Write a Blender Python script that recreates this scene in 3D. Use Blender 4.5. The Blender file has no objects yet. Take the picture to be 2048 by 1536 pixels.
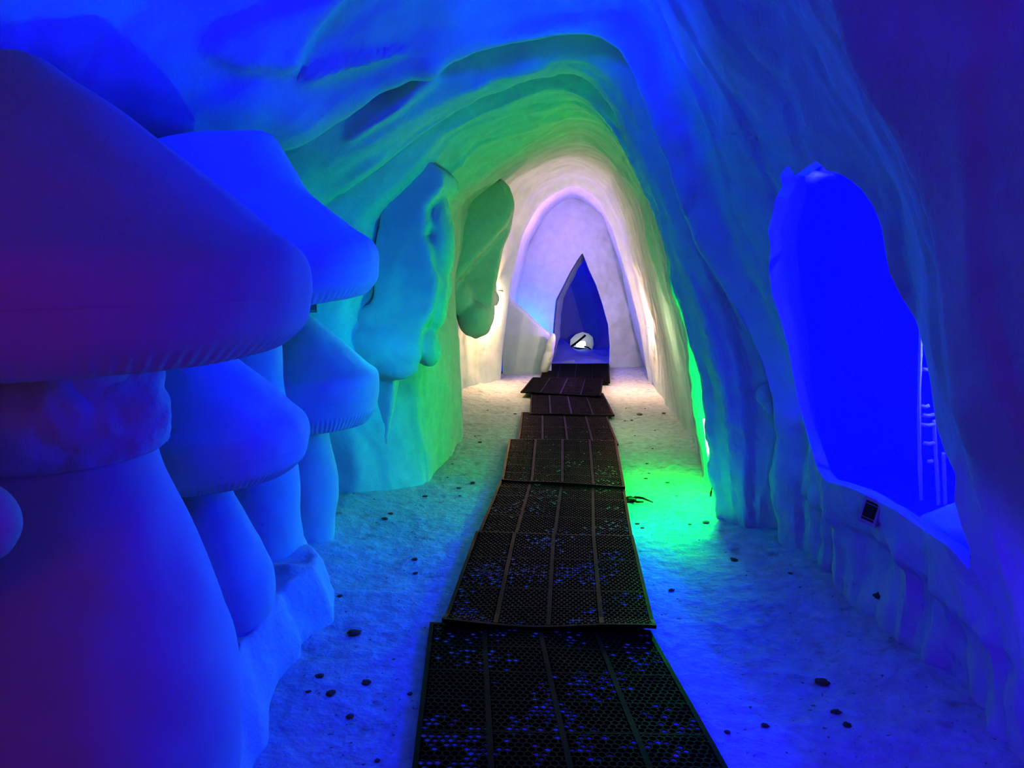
import bpy, bmesh, math, random
from mathutils import Vector, Matrix, noise
from mathutils.bvhtree import BVHTree

random.seed(7)
S = bpy.context.scene
COL = S.collection
F, PITCH, CAMH = 1550.0, math.radians(9.2), 1.62
SP, CP = math.sin(PITCH), math.cos(PITCH)
CAM = Vector((0, 0, CAMH))

# ------------------------------------------------------------------ measuring
def ray(px, py):
    u, v = (px - 1024) / F, (768 - py) / F
    return Vector((u, CP + v * SP, -SP + v * CP))

def PY(px, py, Y):
    d = ray(px, py)
    return CAM + d * (Y / d.y)

def PG(px, py, z=0.0):
    d = ray(px, py)
    return CAM + d * ((z - CAMH) / d.z)

def proj(p):
    q = p - CAM
    dz = q.y * CP - q.z * SP
    if dz < 0.05:
        return None
    return (1024 + F * q.x / dz, 768 - F * (q.y * SP + q.z * CP) / dz)

def N3(p, s, o=0.0):
    return noise.noise(Vector((p[0] * s + o, p[1] * s + o * 1.7, p[2] * s - o)))

def fbm(p, s, o=0.0, n=3):
    a, t = 1.0, 0.0
    for k in range(n):
        t += a * N3(p, s, o + 7.3 * k); s *= 2.1; a *= 0.5
    return t

def sstep(a, b, x):
    t = max(0.0, min(1.0, (x - a) / (b - a)))
    return t * t * (3 - 2 * t)

# ------------------------------------------------------------------ materials
def new_mat(name):
    m = bpy.data.materials.new(name); m.use_nodes = True
    nt = m.node_tree
    return m, nt, nt.nodes['Principled BSDF']

def snow_mat(name, c0, c1, bump=0.25, scale=14.0, dirt=0.0, rough=0.85, grain=90.0, streak=None):
    m, nt, b = new_mat(name)
    n, l = nt.nodes, nt.links
    tc = n.new('ShaderNodeTexCoord')
    mp = n.new('ShaderNodeMapping')
    if streak: mp.inputs['Scale'].default_value = streak
    l.new(tc.outputs['Object'], mp.inputs['Vector'])
    n1 = n.new('ShaderNodeTexNoise'); n1.inputs['Scale'].default_value = scale; n1.inputs['Detail'].default_value = 6
    n2 = n.new('ShaderNodeTexNoise'); n2.inputs['Scale'].default_value = grain; n2.inputs['Detail'].default_value = 3
    l.new(mp.outputs[0], n1.inputs['Vector']); l.new(tc.outputs['Object'], n2.inputs['Vector'])
    r = n.new('ShaderNodeValToRGB')
    r.color_ramp.elements[0].position = 0.3; r.color_ramp.elements[0].color = (*c0, 1)
    r.color_ramp.elements[1].position = 0.7; r.color_ramp.elements[1].color = (*c1, 1)
    l.new(n1.outputs['Fac'], r.inputs['Fac'])
    out = r.outputs['Color']
    if dirt > 0:
        for sc, lo, hi, st in ((38, 0.66, 0.74, dirt), (9, 0.60, 0.78, dirt * 0.55), (110, .68, .74, dirt * .8)):
            nd = n.new('ShaderNodeTexNoise'); nd.inputs['Scale'].default_value = sc; nd.inputs['Detail'].default_value = 4
            l.new(tc.outputs['Object'], nd.inputs['Vector'])
            rr = n.new('ShaderNodeValToRGB')
            rr.color_ramp.elements[0].position = lo; rr.color_ramp.elements[0].color = (0, 0, 0, 1)
            rr.color_ramp.elements[1].position = hi; rr.color_ramp.elements[1].color = (st, st, st, 1)
            l.new(nd.outputs['Fac'], rr.inputs['Fac'])
            mx = n.new('ShaderNodeMix'); mx.data_type = 'RGBA'
            l.new(rr.outputs['Color'], mx.inputs[0]); l.new(out, mx.inputs[6])
            mx.inputs[7].default_value = (0.06, 0.05, 0.045, 1)
            out = mx.outputs[2]
    l.new(out, b.inputs['Base Color'])
    b.inputs['Roughness'].default_value = rough
    b.inputs['Specular IOR Level'].default_value = 0.25
    ad = n.new('ShaderNodeMath'); ad.operation = 'MULTIPLY_ADD'
    l.new(n2.outputs['Fac'], ad.inputs[0]); ad.inputs[1].default_value = 0.25; l.new(n1.outputs['Fac'], ad.inputs[2])
    bp = n.new('ShaderNodeBump'); bp.inputs['Strength'].default_value = bump; bp.inputs['Distance'].default_value = 0.03
    l.new(ad.outputs[0], bp.inputs['Height']); l.new(bp.outputs['Normal'], b.inputs['Normal'])
    return m

def plain_mat(name, c, rough=0.5, metal=0.0, emit=None, es=0.0, sc=30.0, var=0.25, trans=0.0, bump=0.1):
    m, nt, b = new_mat(name)
    n, l = nt.nodes, nt.links
    tc = n.new('ShaderNodeTexCoord'); t = n.new('ShaderNodeTexNoise'); t.inputs['Scale'].default_value = sc; t.inputs['Detail'].default_value = 4
    l.new(tc.outputs['Object'], t.inputs['Vector'])
    r = n.new('ShaderNodeValToRGB')
    r.color_ramp.elements[0].color = tuple(x * (1 - var) for x in c) + (1,)
    r.color_ramp.elements[1].color = tuple(min(1, x * (1 + var)) for x in c) + (1,)
    l.new(t.outputs['Fac'], r.inputs['Fac']); l.new(r.outputs['Color'], b.inputs['Base Color'])
    b.inputs['Roughness'].default_value = rough; b.inputs['Metallic'].default_value = metal
    b.inputs['Transmission Weight'].default_value = trans
    if emit:
        b.inputs['Emission Color'].default_value = (*emit, 1); b.inputs['Emission Strength'].default_value = es
    bp = n.new('ShaderNodeBump'); bp.inputs['Strength'].default_value = bump; bp.inputs['Distance'].default_value = 0.01
    l.new(t.outputs['Fac'], bp.inputs['Height']); l.new(bp.outputs['Normal'], b.inputs['Normal'])
    return m

M_WALL = snow_mat('packed_snow_wall', (0.58, 0.78, 0.80), (0.63, 0.84, 0.86), bump=0.18, scale=9, grain=70)
M_FLOOR = snow_mat('trodden_snow', (0.52, 0.66, 0.67), (0.65, 0.84, 0.85), bump=0.5, scale=16, dirt=0.75, grain=60)
M_CARVE = snow_mat('carved_snow', (0.59, 0.80, 0.82), (0.63, 0.84, 0.86), bump=0.10, scale=7, grain=60)
M_BANK = snow_mat('loose_snow', (0.58, 0.79, 0.81), (0.63, 0.85, 0.87), bump=0.35, scale=13, grain=70)
M_RUBBER = plain_mat('black_rubber', (0.012, 0.011, 0.0105), rough=0.5, sc=60, var=0.5)
M_RUBHOLE = plain_mat('dirty_hole_bottom', (0.008, 0.008, 0.009), rough=0.7, sc=60, var=0.5)
for _m in (M_RUBBER, M_RUBHOLE): _m.node_tree.nodes['Principled BSDF'].inputs['Specular IOR Level'].default_value = 0.22
M_FILL = plain_mat('snow_in_the_holes', (0.42, 0.42, 0.44), rough=0.6, sc=160, var=0.9)
M_DIRT = plain_mat('frozen_dirt', (0.19, 0.19, 0.18), rough=0.9, sc=80, var=0.6, bump=0.6)
M_PALEDIRT = plain_mat('grey_ice_lump', (0.30, 0.30, 0.29), rough=0.8, sc=80, var=0.5, bump=0.6)
M_CABLE = plain_mat('black_cable', (0.012, 0.012, 0.012), rough=0.5)
M_METAL = plain_mat('grey_metal', (0.55, 0.56, 0.55), rough=0.5, metal=0.0)
M_DARKP = plain_mat('dark_panel', (0.05, 0.055, 0.05), rough=0.3)
M_ICE = plain_mat('pale_ice', (0.9, 0.9, 0.92), rough=0.5, sc=40, var=0.1)
M_GREENLED = plain_mat('green_led', (0.6, 1, 0.7), emit=(0.35, 1.0, 0.5), es=9)
M_WHITELED = plain_mat('white_led', (1, 1, 1), emit=(1.0, 0.97, 0.92), es=7)
M_COOLLED = plain_mat('cool_led', (1, 1, 1), emit=(0.9, 1.0, 1.0), es=2.2)
M_BLUELED = plain_mat('blue_led', (.2, .5, 1), emit=(0.05, 0.35, 1.0), es=8)

# ------------------------------------------------------------------ mesh helpers
def mesh_obj(name, verts, faces, mat, parent=None, loc=None, smooth=True, mats=None, fmat=None):
    me = bpy.data.meshes.new(name)
    if loc is not None:
        loc = Vector(loc)
        verts = [Vector(v) - loc for v in verts]
    me.from_pydata([tuple(v) for v in verts], [], faces)
    for m in (mats or [mat]): me.materials.append(m)
    if fmat: me.polygons.foreach_set('material_index', fmat)
    if smooth: me.polygons.foreach_set('use_smooth', [True] * len(me.polygons))
    me.update()
    o = bpy.data.objects.new(name, me); COL.objects.link(o)
    if loc is not None: o.location = loc
    if parent is not None:
        o.parent = parent
        if loc is not None: o.location = loc - parent.location
    return o

def tag(o, label=None, cat=None, group=None, kind=None):
    if label: o['label'] = label
    if cat: o['category'] = cat
    if group: o['group'] = group
    if kind: o['kind'] = kind
    return o

def thing(name, loc, label, cat, group=None):
    o = bpy.data.objects.new(name, None); o.empty_display_size = 0.1
    o.location = loc; COL.objects.link(o)
    return tag(o, label, cat, group)

def tube(pts, r, seg=8, rr=None):
    V, Fc = [], []
    pts = [Vector(p) for p in pts]
    n = len(pts)
    up0 = Vector((0.3, 0.2, 1)).normalized()
    for i, p in enumerate(pts):
        t = (pts[min(i + 1, n - 1)] - pts[max(i - 1, 0)]).normalized()
        a = t.cross(up0)
        if a.length < 1e-3: a = t.cross(Vector((1, 0, 0)))
        a.normalize(); b = t.cross(a)
        R = rr[i] if rr else r
        for k in range(seg):
            an = 2 * math.pi * k / seg
            V.append(p + (a * math.cos(an) + b * math.sin(an)) * R)
    for i in range(n - 1):
        for k in range(seg):
            k2 = (k + 1) % seg
            Fc.append((i * seg + k, i * seg + k2, (i + 1) * seg + k2, (i + 1) * seg + k))
    Fc.append(tuple(range(seg))[::-1]); Fc.append(tuple((n - 1) * seg + k for k in range(seg)))
    return V, Fc

def resample(pts, n):
    L = [0.0]
    for a, b in zip(pts, pts[1:]): L.append(L[-1] + (Vector(b) - Vector(a)).length)
    out, j = [], 0
    for i in range(n):
        t = L[-1] * i / (n - 1)
        while j < len(pts) - 2 and L[j + 1] < t: j += 1
        k = (t - L[j]) / max(1e-9, L[j + 1] - L[j])
        out.append(Vector(pts[j]).lerp(Vector(pts[j + 1]), min(1, k)))
    return out

def smooth_poly(pts, n, it):
    p = resample(pts, n)
    for _ in range(it):
        p = [p[0]] + [(p[i - 1] + p[i] * 2 + p[i + 1]) / 4 for i in range(1, n - 1)] + [p[-1]]
    return p

# ------------------------------------------------------------------ the cave shell
NL, NR = 120, 150
# (Y, left side from base up to the crown, right side from the crown down to the base); pixel pairs are measured in the
# plane at that distance, ('w', x, z) are metres
def contour(Y, left, right):
    def conv(p):
        if p[0] == 'w': return Vector((p[1], Y, p[2]))
        return PY(p[0], p[1], Y)
    L = [conv(p) for p in left]; R = [conv(p) for p in right]
    b = L[0].copy(); b.z = -0.08; L.insert(0, b) if L[0].z > -0.05 else None
    b = R[-1].copy(); b.z = -0.08; R.append(b) if R[-1].z > -0.05 else None
    L.append(R[0])
    A = smooth_poly(L, NL, 6); B = smooth_poly(R, NR, 4)
    P = A[:-1] + B
    for _ in range(60):
        c = NL - 1
        for i in range(c - 22, c + 23): P[i] = (P[i - 1] + P[i] * 2 + P[i + 1]) / 4
    return P

CT = [
 # end chamber, from its back to the white arch
 (11.6, [(1016, 738), (1022, 680), (1036, 600), (1058, 490), (1098, 418)], [(1150, 388), (1205, 432), (1243, 540), (1268, 660), (1290, 738)]),
 (11.2, [(1008, 745), (1014, 680), (1028, 600), (1050, 490), (1090, 412)], [(1150, 378), (1206, 428), (1246, 540), (1274, 660), (1296, 745)]),
 (10.6, [(965, 756), (975, 680), (992, 580), (1022, 470), (1070, 385)], [(1150, 352), (1205, 372), (1245, 460), (1278, 560), (1305, 660), (1325, 756)]),
 (10.35, [(1003, 762), (1010, 680), (1025, 560), (1050, 470), (1087, 400)], [(1148, 368), (1187, 390), (1222, 460), (1252, 560), (1278, 660), (1296, 768)]),
 (10.15, [(985, 765), (985, 690), (1000, 580), (1030, 460), (1078, 380)], [(1150, 345), (1200, 375), (1238, 450), (1268, 560), (1292, 660), (1306, 772)]),
 (9.6, [(950, 780), (945, 690), (955, 560), (1000, 420), (1070, 350)], [(1150, 325), (1210, 365), (1252, 450), (1282, 560), (1300, 640), (1312, 782)]),
 (9.2, [(930, 790), (925, 690), (935, 560), (985, 400), (1060, 340)], [(1150, 312), (1213, 352), (1256, 450), (1288, 560), (1302, 640), (1322, 790)]),
 (8.2, [(905, 815), (900, 690), (920, 560), (970, 390), (1050, 330)], [(1152, 296), (1218, 335), (1265, 430), (1297, 560), (1318, 660), (1342, 815)]),
 (7.5, [(905, 850), (900, 690), (915, 540), (950, 400), (1050, 318)], [(1156, 280), (1226, 322), (1280, 430), (1308, 540), (1335, 680), (1366, 848)]),
 (7.0, [(925, 872), (925, 690), (905, 540), (930, 400), (1040, 320)], [(1158, 270), (1230, 315), (1288, 425), (1318, 540), (1350, 680), (1384, 872)]),
 (6.2, [(900, 915), (895, 760), (880, 600), (890, 420), (1000, 320)], [(1150, 235), (1230, 285), (1293, 390), (1328, 530), (1362, 680), (1400, 912)]),
 (5.55, [(862, 950), (850, 780), (840, 620), (820, 440), (960, 300)], [(1145, 200), (1228, 265), (1293, 385), (1330, 515), (1366, 670), (1404, 955)]),
 (5.42, [(850, 962), (830, 780), (810, 620), (800, 440), (950, 290)], [(1145, 192), (1226, 258), (1300, 385), (1350, 515), (1425, 700), (1485, 965)]),
 (4.98, [(720, 1000), (690, 780), (690, 600), (720, 430), (890, 275)], [(1140, 160), (1218, 250), (1310, 385), (1365, 520), (1440, 700), (1500, 1010)]),
 (4.75, [(575, 1025), (550, 780), (550, 600), (640, 400), (870, 260)], [(1135, 135), (1190, 160), (1242, 250), (1292, 400), (1342, 520), (1374, 640), (1402, 780), (1424, 900), (1432, 1035)]),
 (4.5, [(470, 1050), (440, 780), (460, 560), (580, 370), (840, 230)], [(1130, 105), (1215, 130), (1258, 215), (1308, 360), (1365, 510), (1410, 640), (1445, 780), (1480, 920), (1495, 1062)]),
 (4.2, [('w', -1.95, 0), ('w', -2.0, 1.2), ('w', -1.75, 2.0), (620, 280), (820, 150)], [(1130, 62), (1238, 88), (1290, 228), (1332, 350), (1392, 500), (1452, 620), (1502, 720), (1540, 850), (1552, 1000), (1568, 1100)]),
 (4.0, [('w', -2.2, 0), ('w', -2.3, 1.2), ('w', -2.0, 2.15), ('w', -1.3, 2.72), ('w', -0.6, 3.0)], [('w', 0.3, 3.06), (1258, 62), (1345, 230), (1395, 350), (1450, 490), (1490, 600), (1525, 720), (1560, 850), (1585, 1000), (1605, 1120)]),
 (3.4, [('w', -2.3, 0), ('w', -2.4, 1.2), ('w', -2.15, 2.15), ('w', -1.4, 2.75), ('w', -0.6, 3.15)], [('w', 0.2, 3.25), (1310, -80), (1410, 100), (1490, 240), (1560, 380), (1590, 520), (1622, 700), (1655, 900), (1680, 1060), (1698, 1240)]),
 (2.7, [('w', -2.2, 0), ('w', -2.35, 1.2), ('w', -2.1, 2.1), ('w', -1.4, 2.7), ('w', -0.6, 3.1)], [('w', 0.2, 3.2), (1450, -180), (1600, 50), (1710, 240), (1790, 400), (1830, 560), (1860, 750), (1880, 950), (1890, 1150), (1895, 1400)]),
 (2.2, [('w', -2.0, 0), ('w', -2.2, 1.2), ('w', -2.0, 2.1), ('w', -1.3, 2.65), ('w', -0.6, 3.0)], [('w', 0.2, 3.1), ('w', 0.8, 2.75), (1640, -20), (1745, 200), (1830, 390), (1868, 520), (1898, 660), (1930, 800), (1965, 980), (1995, 1150), (2010, 1300), (2020, 1500)]),
 (1.95, [('w', -2.0, 0), ('w', -2.15, 1.2), ('w', -1.9, 2.1), ('w', -1.3, 2.6), ('w', -0.5, 2.95)], [('w', 0.2, 3.0), ('w', 0.75, 2.6), (1655, 0), (1695, 110), (1705, 185), (1765, 285), (1825, 390), (1852, 490), (1885, 630), (1922, 780), (1962, 960), (2000, 1150), (2030, 1330), (2060, 1500)]),
 (1.3, [('w', -1.9, 0), ('w', -2.0, 1.2), ('w', -1.8, 2.1), ('w', -1.2, 2.6), ('w', -0.5, 2.9)], [('w', 0.2, 2.95), ('w', 0.75, 2.6), ('w', 1.0, 2.1), ('w', 1.15, 1.5), ('w', 1.3, 0.8), ('w', 1.4, 0)]),
 (0.0, [('w', -1.7, 0), ('w', -1.9, 1.2), ('w', -1.7, 2.1), ('w', -1.1, 2.6), ('w', -0.5, 2.9)], [('w', 0.2, 2.95), ('w', 0.9, 2.6), ('w', 1.25, 2.1), ('w', 1.4, 1.5), ('w', 1.5, 0.8), ('w', 1.55, 0)]),
 (-1.8, [('w', -1.6, 0), ('w', -1.8, 1.2), ('w', -1.6, 2.1), ('w', -1.1, 2.6), ('w', -0.5, 2.9)], [('w', 0.2, 2.95), ('w', 0.9, 2.6), ('w', 1.35, 2.1), ('w', 1.5, 1.5), ('w', 1.55, 0.8), ('w', 1.6, 0)]),
]
cts = [contour(*c) for c in CT]
def ribbed(src, Y, off):
    """the same outline moved to another distance and pushed outward, so that the original stands out as a rib"""
    c = Vector((0.25, 0, 1.2)); out = []
    for j, p in enumerate(src):
        d = Vector((p.x, 0, p.z)) - c; d.normalize()
        k = sstep(NL - 70, NL - 5, j)
        o = p + d * off * k; o.y = Y; out.append(o)
    return out
ys_ = [c[0] for c in CT]
extra = []
for Yr, bey, fr, o1, o2 in ((4.2, 4.34, 4.05, 0.13, 0.17), (4.75, 4.86, None, 0.10, 0), (1.95, 2.07, None, 0.15, 0), (5.55, None, 5.44, 0, 0.0)):
    src = cts[ys_.index(Yr)]
    if bey: extra.append((bey, ribbed(src, bey, o1)))
    if fr and o2: extra.append((fr, ribbed(src, fr, o2)))
allc = sorted([(y, c) for y, c in zip(ys_, cts)] + extra, key=lambda t: -t[0])
allc = [t for t in allc if t[0] != 4.0]
cts = [t[1] for t in allc]; ys_ = [t[0] for t in allc]
rows = []
for a, b, ca in zip(cts, cts[1:], [(y,) for y in ys_]):
    d = max((p - q).length for p, q in zip(a, b))
    near = ca[0] < 5.6
    n = max(2, int(d / (0.028 if near else 0.04)))
    if ca[0] < 1.5: n = 14
    for k in range(n): rows.append([p.lerp(q, k / n) for p, q in zip(a, b)])
rows.append(cts[-1])
NP = len(rows[0]); NRW = len(rows)
for _ in range(2):
    new = [rows[0]]
    for i in range(1, NRW - 1):
        new.append([(rows[i - 1][j] + rows[i][j] * 2 + rows[i + 1][j]) / 4 for j in range(NP)])
    new.append(rows[-1]); rows = new

WIN = [(1560, 352), (1575, 330), (1590, 352), (1612, 335), (1634, 322), (1652, 340), (1690, 352), (1722, 378), (1745, 410), (1762, 452), (1770, 500),
       (1778, 545), (1800, 590), (1832, 640), (1848, 700), (1860, 760), (1872, 850), (1890, 905), (1912, 950), (1908, 1000), (1925, 1060), (1940, 1100), (1938, 1140),
       (1900, 1095), (1850, 1062), (1790, 1020), (1720, 984), (1690, 972), (1652, 962), (1636, 940), (1618, 880), (1602, 820), (1590, 770), (1578, 700), (1562, 640),
       (1545, 590), (1538, 540), (1542, 490), (1536, 465), (1548, 420), (1552, 395), (1566, 372)]
DOOR = [(1165, 506), (1178, 540), (1192, 570), (1205, 610), (1216, 650), (1219, 690), (1218, 745), (1218, 770), (1084, 770), (1084, 738), (1097, 715), (1105, 680), (1108, 640),
        (1112, 600), (1125, 575), (1140, 545), (1155, 520)]

def inside(q, poly):
    x, y = q; c = False
    for (x1, y1), (x2, y2) in zip(poly, poly[1:] + poly[:1]):
        if (y1 > y) != (y2 > y) and x < (x2 - x1) * (y - y1) / (y2 - y1) + x1: c = not c
    return c

def nearest(q, poly):
    best, bp = 1e9, None
    for (x1, y1), (x2, y2) in zip(poly, poly[1:] + poly[:1]):
        dx, dy = x2 - x1, y2 - y1
        t = max(0, min(1, ((q[0] - x1) * dx + (q[1] - y1) * dy) / (dx * dx + dy * dy + 1e-9)))
        p = (x1 + t * dx, y1 + t * dy); d = (p[0] - q[0]) ** 2 + (p[1] - q[1]) ** 2
        if d < best: best, bp = d, p
    return math.sqrt(best), bp

# wedges added to the ceiling, turned from the lamp to darken like cast shadows: each grows thicker away from the entrance and then breaks off
SHADE_WEDGES = [([(385, 80), (420, 40), (640, -60), (760, -80), (650, 60), (600, 150), (470, 155), (400, 120)], 0.10),
         ([(560, 140), (660, 100), (800, 85), (850, 100), (700, 150), (605, 182)], 0.12),
         ([(675, 275), (690, 245), (760, 190), (790, 150), (850, 115), (905, 120), (880, 170), (820, 220), (740, 270), (690, 300)], 0.13),
         ([(665, 365), (700, 325), (760, 292), (800, 290), (770, 320), (700, 370), (675, 400)], 0.10),
         ([(905, 330), (918, 305), (940, 308), (945, 345), (920, 360)], 0.06)]
def shade_wedge(p):
    s = proj(p)
    if not s or s[0] > 1000 or p.y < 2.2: return 0.0
    for poly, h in SHADE_WEDGES:
        if inside(s, poly):
            ds = [(x - 1150) ** 2 + (y - 600) ** 2 for x, y in poly]
            d = (s[0] - 1150) ** 2 + (s[1] - 600) ** 2
            t = (max(ds) - d) / (max(ds) - min(ds) + 1e-6)
            return h * (0.25 + 0.75 * t) * sstep(0, 40, nearest(s, poly)[0])
    return 0.0

# carve: relief along the inward normal
def relief(p, n, j):
    d = 0.055 * fbm(p, 1.1, 3.0, 2) + 0.016 * fbm(p, 4.5, 11.0, 3)
    right = 1.0 if j >= NL else 0.0
    fr = (j - NL) / NR
    # overlapping tool-cut scales that follow the arch
    ph = p.y * 2.7 + 0.7 * N3(p, 0.9, 5.0) + 0.25 * N3(p, 3.0, 9.0) + (0.35 * p.z if right else 0)
    s = ph - math.floor(ph)
    amp = 0.019 if right else 0.016
    amp *= 0.55 + 0.6 * (0.5 + 0.5 * N3(p, 1.3, 21.0))
    d += amp * (sstep(0.0, 0.12, s) * (1 - s) - 0.4)
    if right and p.y < 4.8:
        # upright gouged columns on the pier and under the opening
        q = Vector((0, p.y, p.z * 0.22))
        for fq, am, o in ((2.6, 0.050, 31.0), (6.3, 0.022, 61.0)):
            ph = p.y * fq + 1.5 * N3(q, 1.9, o) + 0.25 * p.z; s = ph - math.floor(ph)
            w = 1.0 if p.y > 4.25 else sstep(0.62, 0.34, p.z)
            d += am * (sstep(0, 0.16, s) * (1 - 0.8 * s) - 0.4) * w * sstep(2.0, 1.3, p.z)
        if 2.0 < p.y < 4.15:    # the sill bank overhangs the gouged foot of the wall
            zc = 0.43 + 0.05 * N3(p, 2.2, 71.0)
            d += 0.055 * sstep(zc - 0.06, zc + 0.02, p.z) * sstep(1.15, 0.7, p.z) * sstep(2.0, 2.4, p.y) * sstep(4.15, 3.8, p.y)
        d += 0.020 * fbm(p, 4.0, 41.0, 3) * sstep(1.3, 0.5, p.z)
    if p.y > 9.9: d *= 0.25
    elif p.y > 6.8: d *= 0.7
    return d

V = [p for r in rows for p in r]
def vid(i, j): return i * NP + j
disp = [None] * len(V)
for i in range(NRW):
    for j in range(NP):
        a = rows[min(i + 1, NRW - 1)][j] - rows[max(i - 1, 0)][j]
        b = rows[i][min(j + 1, NP - 1)] - rows[i][max(j - 1, 0)]
        n = a.cross(b)
        n = n.normalized() if n.length > 1e-9 else Vector((0, 0, -1))
        c = Vector((0.2, rows[i][j].y, 1.2)) - rows[i][j]; c.y = 0
        if n.dot(c) < 0: n = -n
        disp[vid(i, j)] = rows[i][j] + n * (relief(rows[i][j], n, j) + (shade_wedge(rows[i][j]) if j < NL + 20 else 0))
V = disp
QF = []
for i in range(NRW - 1):
    for j in range(NP - 1):
        q = (vid(i, j), vid(i + 1, j), vid(i + 1, j + 1), vid(i, j + 1))
        if j >= NL:
            c = (V[q[0]] + V[q[1]] + V[q[2]] + V[q[3]]) / 4
            if 1.4 < c.y < 4.6:
                s = proj(c)
                if s and inside(s, WIN): continue
        QF.append((q, j))
# snap the rim of the opening and pull it outward as a thick jamb
from collections import Counter
ec = Counter()
for q, j in QF:
    for a, b in zip(q, q[1:] + q[:1]): ec[(min(a, b), max(a, b))] += 1
rim = []
for (a, b), k in ec.items():
    if k == 1:
        sa, sb = proj(V[a]), proj(V[b])
        if sa and sb and V[a].x > 0.5 and 1.4 < V[a].y < 4.6 and nearest(sa, WIN)[0] < 45 and nearest(sb, WIN)[0] < 45 and V[a].z > 0.2:
            rim.append((a, b))
rv = set(x for e in rim for x in e)
for a in rv:
    d, q = nearest(proj(V[a]), WIN)
    V[a] = PY(q[0], q[1], V[a].y)

# shading normals over the whole shell, so the three pieces join without a seam
VN = [Vector((0, 0, 0)) for _ in V]
for q, j in QF:
    n = (V[q[2]] - V[q[0]]).cross(V[q[3]] - V[q[1]])
    for a in q: VN[a] += n
SHELL_BVH = BVHTree.FromPolygons([tuple(v) for v in V], [q for q, j in QF])

def shell_piece(name, j0, j1, extra=None):
    mp, vs, fs, ns = {}, [], [], []
    for q, j in QF:
        if j0 <= j < j1:
            f = []
            for a in q:
                if a not in mp:
                    mp[a] = len(vs); vs.append(V[a]); ns.append(VN[a].normalized() if VN[a].length > 0 else Vector((0, 0, 1)))
                f.append(mp[a])
            fs.append(tuple(f))
    o = mesh_obj(name, vs, fs, M_WALL)
    o.data.normals_split_custom_set_from_vertices([tuple(n) for n in ns])
    return tag(o, kind='structure')

JL, JR = 66, NL + 56
shell_piece('wall_left', 0, JL)
shell_piece('ceiling', JL, JR)
shell_piece('wall_right', JR, NP - 1)
# thick jamb of the side opening
rl = [(proj(V[a]), V[a].y) for a in rv]
wp = resample([Vector((a, b, 0)) for a, b in WIN + WIN[:1]], 361)[:-1]
wy = [min(rl, key=lambda r: (r[0][0] - p.x) ** 2 + (r[0][1] - p.y) ** 2)[1] for p in wp]
NW = len(wp)
for _ in range(6): wy = [(wy[i - 1] + 2 * wy[i] + wy[(i + 1) % NW]) / 4 for i in range(NW)]
for a in rv:
    q = proj(V[a])
    k = min(range(NW), key=lambda i: (wp[i].x - q[0]) ** 2 + (wp[i].y - q[1]) ** 2)
    V[a] = PY(q[0], q[1], wy[k])
STEP = 6
jv, jf = [], []
for i in range(NW):
    p = PY(wp[i].x, wp[i].y, wy[i])
    for k in range(STEP):
        t = k / (STEP - 1)
        # a short jamb that flares into the side chamber behind the wall
        rd = Vector((0, p.y - 3.05, p.z - 1.25)).normalized()
        q = p + Vector((0.06 + 0.36 * max(0, t - 0.25), 0.03, 0)) + rd * (0.75 * max(0, t - 0.25)) if k else p.copy()
        if k: q += Vector((N3(q, 5, 2), N3(q, 5, 4), N3(q, 5, 8))) * 0.012
        jv.append(q)
for i in range(NW):
    j = (i + 1) % NW
    for k in range(STEP - 1):
        jf.append((i * STEP + k, j * STEP + k, j * STEP + k + 1, i * STEP + k + 1))
tag(mesh_obj('trim_1', jv, jf, M_WALL), kind='structure')

def hit(px, py):
    d = ray(px, py).normalized()
    h = SHELL_BVH.ray_cast(CAM, d)
    n = h[1]
    if n.dot(d) > 0: n = -n
    return h[0], n

# back wall with the pointed doorway
def end_wall():
    Y = 11.6
    nx, nz = 150, 130
    x0, x1, z0, z1 = -0.6, 2.6, -0.1, 3.0
    vs = []
    for i in range(nz + 1):
        for j in range(nx + 1):
            x, z = x0 + (x1 - x0) * j / nx, z0 + (z1 - z0) * i / nz
            p = Vector((x, Y, z))
            p.y += 0.05 * fbm(p, 1.3, 2.0, 3) + 0.012 * fbm(p, 6, 4.0, 2)
            vs.append(p)
    fs = []
    for i in range(nz):
        for j in range(nx):
            q = (i * (nx + 1) + j, i * (nx + 1) + j + 1, (i + 1) * (nx + 1) + j + 1, (i + 1) * (nx + 1) + j)
            c = (vs[q[0]] + vs[q[2]]) / 2
            if inside(proj(c), DOOR): continue
            fs.append(q)
    ec = Counter()
    for q in fs:
        for a, b in zip(q, q[1:] + q[:1]): ec[(min(a, b), max(a, b))] += 1
    rm = [(a, b) for (a, b), k in ec.items() if k == 1 and nearest(proj(vs[a]), DOOR)[0] < 12 and nearest(proj(vs[b]), DOOR)[0] < 12 and vs[a].z > -0.09 and vs[b].z > -0.09]
    rvv = set(x for e in rm for x in e)
    for a in rvv:
        d, q = nearest(proj(vs[a]), DOOR); vs[a] = PY(q[0], q[1], vs[a].y)
    ex = {}
    for a in rvv:
        ids = [a]
        for k in (1, 2, 3):
            t = k / 3
            q = vs[a] + Vector((0.13 * t, 0.4 * t, 0)); q += Vector((N3(q, 7, 1), 0, N3(q, 7, 3))) * 0.015
            ids.append(len(vs)); vs.append(q)
        ex[a] = ids
    for a, b in rm:
        for k in range(3): fs.append((ex[a][k], ex[b][k], ex[b][k + 1], ex[a][k + 1]))
    tag(mesh_obj('wall_back', vs, fs, M_WALL), kind='structure')
end_wall()

# unseen cap added behind the photographer to bounce light back
cv = [p for p in cts[-1]]
tag(mesh_obj('wall_bounce_cap', cv, [tuple(range(len(cv)))], M_WALL, smooth=False), kind='structure')

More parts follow.
